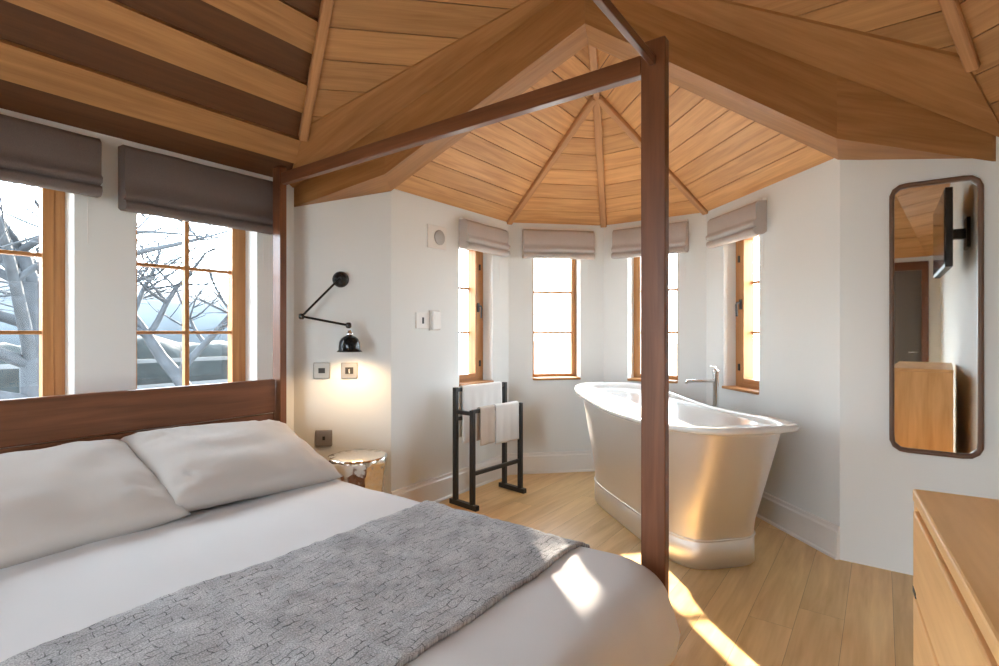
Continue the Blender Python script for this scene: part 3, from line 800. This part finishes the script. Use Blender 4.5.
# bath tap, floor standing between the bath and the wall
TP = (4.02, .985, 0)
tp = thing('bath_tap', 'tall slim chrome bath tap with a straight spout behind the bath', 'tap', TP)
m = MB(); m.lathe([(.045, 0), (.045, .012), (.02, .016), (.02, .96), (.024, .965), (.024, .975), (.018, .98)], TP, 24); m.build('column', M['chrome'], tp, TP)
sd = Vector((-math.sin(math.radians(0)), 1, 0)).normalized(); sd = Vector((-.55, .65, 0)).normalized()
q = Vector(TP) + Vector((0, 0, .895))
m = MB(); m.tube([q, q + sd * .215, q + sd * .222 + Vector((0, 0, -.02))], .011, 12); m.build('spout', M['chrome'], tp, TP)
m = MB(); q2 = Vector(TP) + Vector((0, 0, .985)); m.tube([q2, q2 + Vector((0, 0, .012)), q2 + Vector((0, 0, .016)) + sd * .05], .006, 8); m.build('lever', M['chrome'], tp, TP)

# ------------------------------------------------------------------ mirror
mw, mh, mz = .365, 1.385, 1.325; my = -.212
mi = thing('wall_mirror', 'tall narrow wall mirror in a rounded dark walnut frame', 'mirror', (3.42, my, mz), 0)
def rr2(hw, hh, r, n=96): return rrect(0, 0, hw, hh, r, n)
fr_ = MB(); rings = []
for ins, dp in ((.0, 0), (0, .022), (.004, .030), (.014, .033), (.020, .028), (.022, .010), (.022, 0)):
    rings.append([(-dp - .003, y, z) for (y, z) in rr2(mw / 2 - ins, mh / 2 - ins, .065 - ins)])
fr_.loft(rings, 0, True, False)
L2 = fr_.build('frame', M['mframe'], mi)
g = MB(); rg = rr2(mw / 2 - .018, mh / 2 - .018, .048)
g.loft([[(-.004, y, z) for y, z in rg], [(-.009, y, z) for y, z in rg]], 0, False, True); g.build('glass', M['mirror'], mi)

# ------------------------------------------------------------------ dresser
DR = (1.28, -.047, 0); dang = math.radians(4.2)
ds = thing('dresser', 'warm oak chest of drawers at the lower right', 'dresser', DR, dang)
# local: x negative along the front towards the camera, y negative to the back
DL, DD, DH = 1.30, .415, .95
b = MB(); b.box((-DL / 2, -DD / 2 - .004, DH / 2 - .01), (DL - .016, DD - .012, DH - .02 - .03), grain=0); b.build('body', M['dresser'], ds, bevel=.003)
b = MB(); b.box((-DL / 2, -DD / 2, DH - .0125), (DL, DD, .025), grain=0); b.build('top', M['dresser'], ds, bevel=.004)
for x in (-.014, -DL + .014):
    b = MB(); b.box((x, -DD / 2, (DH - .026) / 2), (.028, DD - .004, DH - .026), grain=2); b.build('side_panel', M['dresser'], ds, bevel=.002)
z = DH - .032; k = 0
while z > .1:
    b = MB(); b.box((-DL / 2, -.0085, z - .077), (DL - .062, .022, .150), grain=0)
    dw = b.build('drawer', M['dresser'], ds, bevel=.003)
    for hx in (-.05, -DL + .05):
        h = MB(); h.box((hx, -.0005, z - .148), (.035, .008, .010)); h.build('finger_pull', M['dark'], dw)
    z -= .159; k += 1

# ------------------------------------------------------------------ television (seen in the mirror)
TV = (.95, -.417, 2.07)
tv = thing('television', 'black flat television on a wall bracket, seen in the mirror', 'television', TV, 0)
b = MB(); b.box((0, 0, 0), (1.1, .05, .62)); b.build('casing', M['blackm'], tv, bevel=.006)
b = MB(); b.box((0, .0265, .005), (1.07, .004, .58)); b.build('screen', M['screen'], tv)
b = MB(); b.box((.1, -.085, 0), (.08, .13, .08)); b.box((.1, -.150, 0), (.2, .024, .25)); b.build('bracket', M['blackm'], tv)

# ------------------------------------------------------------------ outdoors
g = MB(); g.box((10, 20, -.65), (160, 160, .1)); o = g.build('ground', M['grass']); o['kind'] = 'structure'
def tree(base, h, r0, label, seed, spread=1.0, lean=(0, 0), levels=4):
    rnd = random.Random(seed)
    m = MB()
    def branch(p, d, L, r, lv):
        path = [p]; q = Vector(p); dd = Vector(d)
        n = 6
        for i in range(n):
            dd = (dd + Vector((rnd.uniform(-1, 1), rnd.uniform(-1, 1), rnd.uniform(-.6, .8))) * .16).normalized()
            q = q + dd * L / n; path.append(q.copy())
        m.tube(path, [r * (1 - .55 * i / n) for i in range(n + 1)], 7 if lv < 2 else 5, caps=False)
        if lv < levels:
            for k in range(5 if lv else 9):
                i = rnd.randint(2, n)
                a = rnd.uniform(0, 2 * PI); e = Vector((math.cos(a), math.sin(a), rnd.uniform(-.25, .7) * (1 if lv else 1.2)))
                nd = (dd * .5 + e * spread).normalized()
                branch(path[i], nd, L * rnd.uniform(.45, .7) * (1.5 if lv == 0 else 1.15), r * (1 - .55 * i / n) * .66, lv + 1)
    branch(Vector(base), Vector((lean[0], lean[1], 1)).normalized(), h, r0, 0)
    o = m.build('bare_tree', M['bark'], None, base); tag(o, label, 'tree', 'bare trees outside the bed windows')
tree((4.35, 9.6, -.6), 2.4, .15, 'dark bare branched tree behind the window beside the bedpost', 3, 1.0, (-.25, 0))
tree((1.75, 8.6, -.6), 2.9, .17, 'large bare tree outside the leftmost window', 11, 1.0, (.1, 0))
# added evergreen to the right of the windows (keeps the low sun off the bed)
rnd = random.Random(5)
ev = thing('sunblock_evergreen', 'dense evergreen tree added outside to block sun, right of the bed windows', 'tree', (6.3, 8.6, -.6))
m = MB(); m.tube([(0, 0, 0), (.05, 0, 1.5), (0, .05, 4)], [.2, .17, .1], 10); m.build('trunk', M['bark'], ev)
m = MB()
for i in range(13): pass
rings = []
for i in range(15):
    t = PI * (i + .5) / 15
    rings.append([(1.7 * math.sin(t) * math.cos(a) * (1 + .15 * noise.noise((math.cos(a) * 2, math.sin(a) * 2, t * 3))), 1.7 * math.sin(t) * math.sin(a) * (1 + .15 * noise.noise((math.cos(a) * 2, math.sin(a) * 2, t * 3))), 5.2 - 3.4 * math.cos(t)) for a in [2 * PI * k / 24 for k in range(24)]])
m.loft(rings, 0, True, True)
for i in range(5000):
    a = rnd.uniform(0, 2 * PI); t = math.acos(rnd.uniform(-1, 1)); k = rnd.uniform(.95, 1.2)
    p = Vector((1.7 * math.sin(t) * math.cos(a) * k, 1.7 * math.sin(t) * math.sin(a) * k, 5.2 - 3.4 * math.cos(t) * k))
    e = Vector((rnd.uniform(-1, 1), rnd.uniform(-1, 1), rnd.uniform(-1, 1))).normalized() * .09; f = e.orthogonal().normalized() * .05
    m.face([p - e, p + f, p + e, p - f])
m.build('foliage', M['leaf'], ev)
ev2 = ev.copy(); COL.objects.link(ev2); ev2.location = (8.78, 6.32, -.6); ev2.scale = (.26, .26, .7)  # second added evergreen, blocks alcove sun from reaching the floor
ev2['label'] = 'slim evergreen tree added as a sun block outside the bath alcove, between two of its windows'
for ch in list(ev.children):
    c2 = ch.copy(); COL.objects.link(c2); c2.parent = ev2
# hedge and fence
hd = MB(); nx = 60; rings = []
for i in range(nx + 1):
    x = -4 + 13 * i / nx; row = []
    for k in range(9):
        t = PI * k / 8
        row.append((x, 11.5 + .6 * math.cos(t) + .15 * noise.noise((x * 1.5, k, 1)), -.65 + (1.72 + .3 * noise.noise((x * 1.1, 4, 2)) + .12 * noise.noise((x * 5, k, 2))) * math.sin(t) ** .5))
    rings.append(row)
hd.loft(rings, 0, True, True); o = hd.build('hedge', M['hedge'], None, (2.5, 11.5, -.6)); tag(o, 'low dark clipped hedge beyond the bed windows', 'hedge')
fc = thing('garden_fence', 'pale post and rail garden fence in front of the hedge', 'fence', (4, 10.4, -.6))
for i in range(7):
    p = MB(); p.box((-2.4 + i * .9, 0, .75), (.07, .07, 1.5)); p.build('fence_post', M['fence'], fc)
for z in (.9, 1.35):
    p = MB(); p.box((.3, -.05, z), (5.6, .03, .07)); p.build('fence_rail', M['fence'], fc)
hl = MB(); rings = []
for i in range(41):
    x = -70 + 150 * i / 40; zt2 = 8.0 + 3.5 * noise.noise((x * .04, 3, 1)) + 1.0 * noise.noise((x * .15, 6, 1))
    rings.append([(x, 70, -.7), (x, 74, zt2 * .6), (x, 80, zt2), (x, 95, zt2 * .7), (x, 99, -.7)])
hl.loft(rings, 0, True, True); o = hl.build('hill', M['hill'], None, (5, 80, -.7)); tag(o, 'hazy blue hill on the horizon outside', 'hill'); 

# ------------------------------------------------------------------ light
w = bpy.data.worlds.new('World'); SC.world = w; w.use_nodes = True
bg = w.node_tree.nodes['Background']; bg.inputs['Color'].default_value = (.75, .89, 1, 1); bg.inputs['Strength'].default_value = 10.0
S = bpy.data.lights.new('sun', 'SUN'); S.energy = 20; S.color = (1, .88, .72); S.angle = math.radians(.7)
so = bpy.data.objects.new('sun', S); COL.objects.link(so)
el = math.radians(26); az = math.radians(47.5)
dirv = Vector((-math.cos(el) * math.cos(az), -math.cos(el) * math.sin(az), -math.sin(el)))
so.rotation_euler = dirv.to_track_quat('-Z', 'Y').to_euler(); so.location = (8, 8, 6)
for root, ww, z0, z1 in portals:
    l = bpy.data.lights.new('daylight_portal', 'AREA'); l.shape = 'RECTANGLE'; l.size = ww; l.size_y = z1 - z0
    l.cycles.is_portal = True
    lo = bpy.data.objects.new('daylight_portal', l); COL.objects.link(lo)
    lo.parent = root; lo.location = (ww / 2, .23, (z0 + z1) / 2); lo.rotation_euler = (-PI / 2, 0, 0)

# ------------------------------------------------------------------ camera
cam = bpy.data.cameras.new('camera'); cam.sensor_width = 36; cam.lens = 36 * 521 / 999; cam.clip_start = .02
co = bpy.data.objects.new('camera', cam); COL.objects.link(co)
co.location = (0, 0, 1.25); co.rotation_euler = (PI / 2, 0, math.radians(36.3 - 90)); cam.shift_y = -.0005
SC.camera = co
SC.view_settings.view_transform = 'Standard'; SC.view_settings.look = 'None'; SC.view_settings.gamma = 1; SC.view_settings.use_curve_mapping = False
SC.view_settings.exposure = 1.12
cy = SC.cycles
cy.max_bounces = 10; cy.diffuse_bounces = 7; cy.glossy_bounces = 5; cy.transmission_bounces = 6; cy.transparent_max_bounces = 12
cy.sample_clamp_indirect = 6; cy.caustics_reflective = False; cy.caustics_refractive = False; cy.use_denoising = True
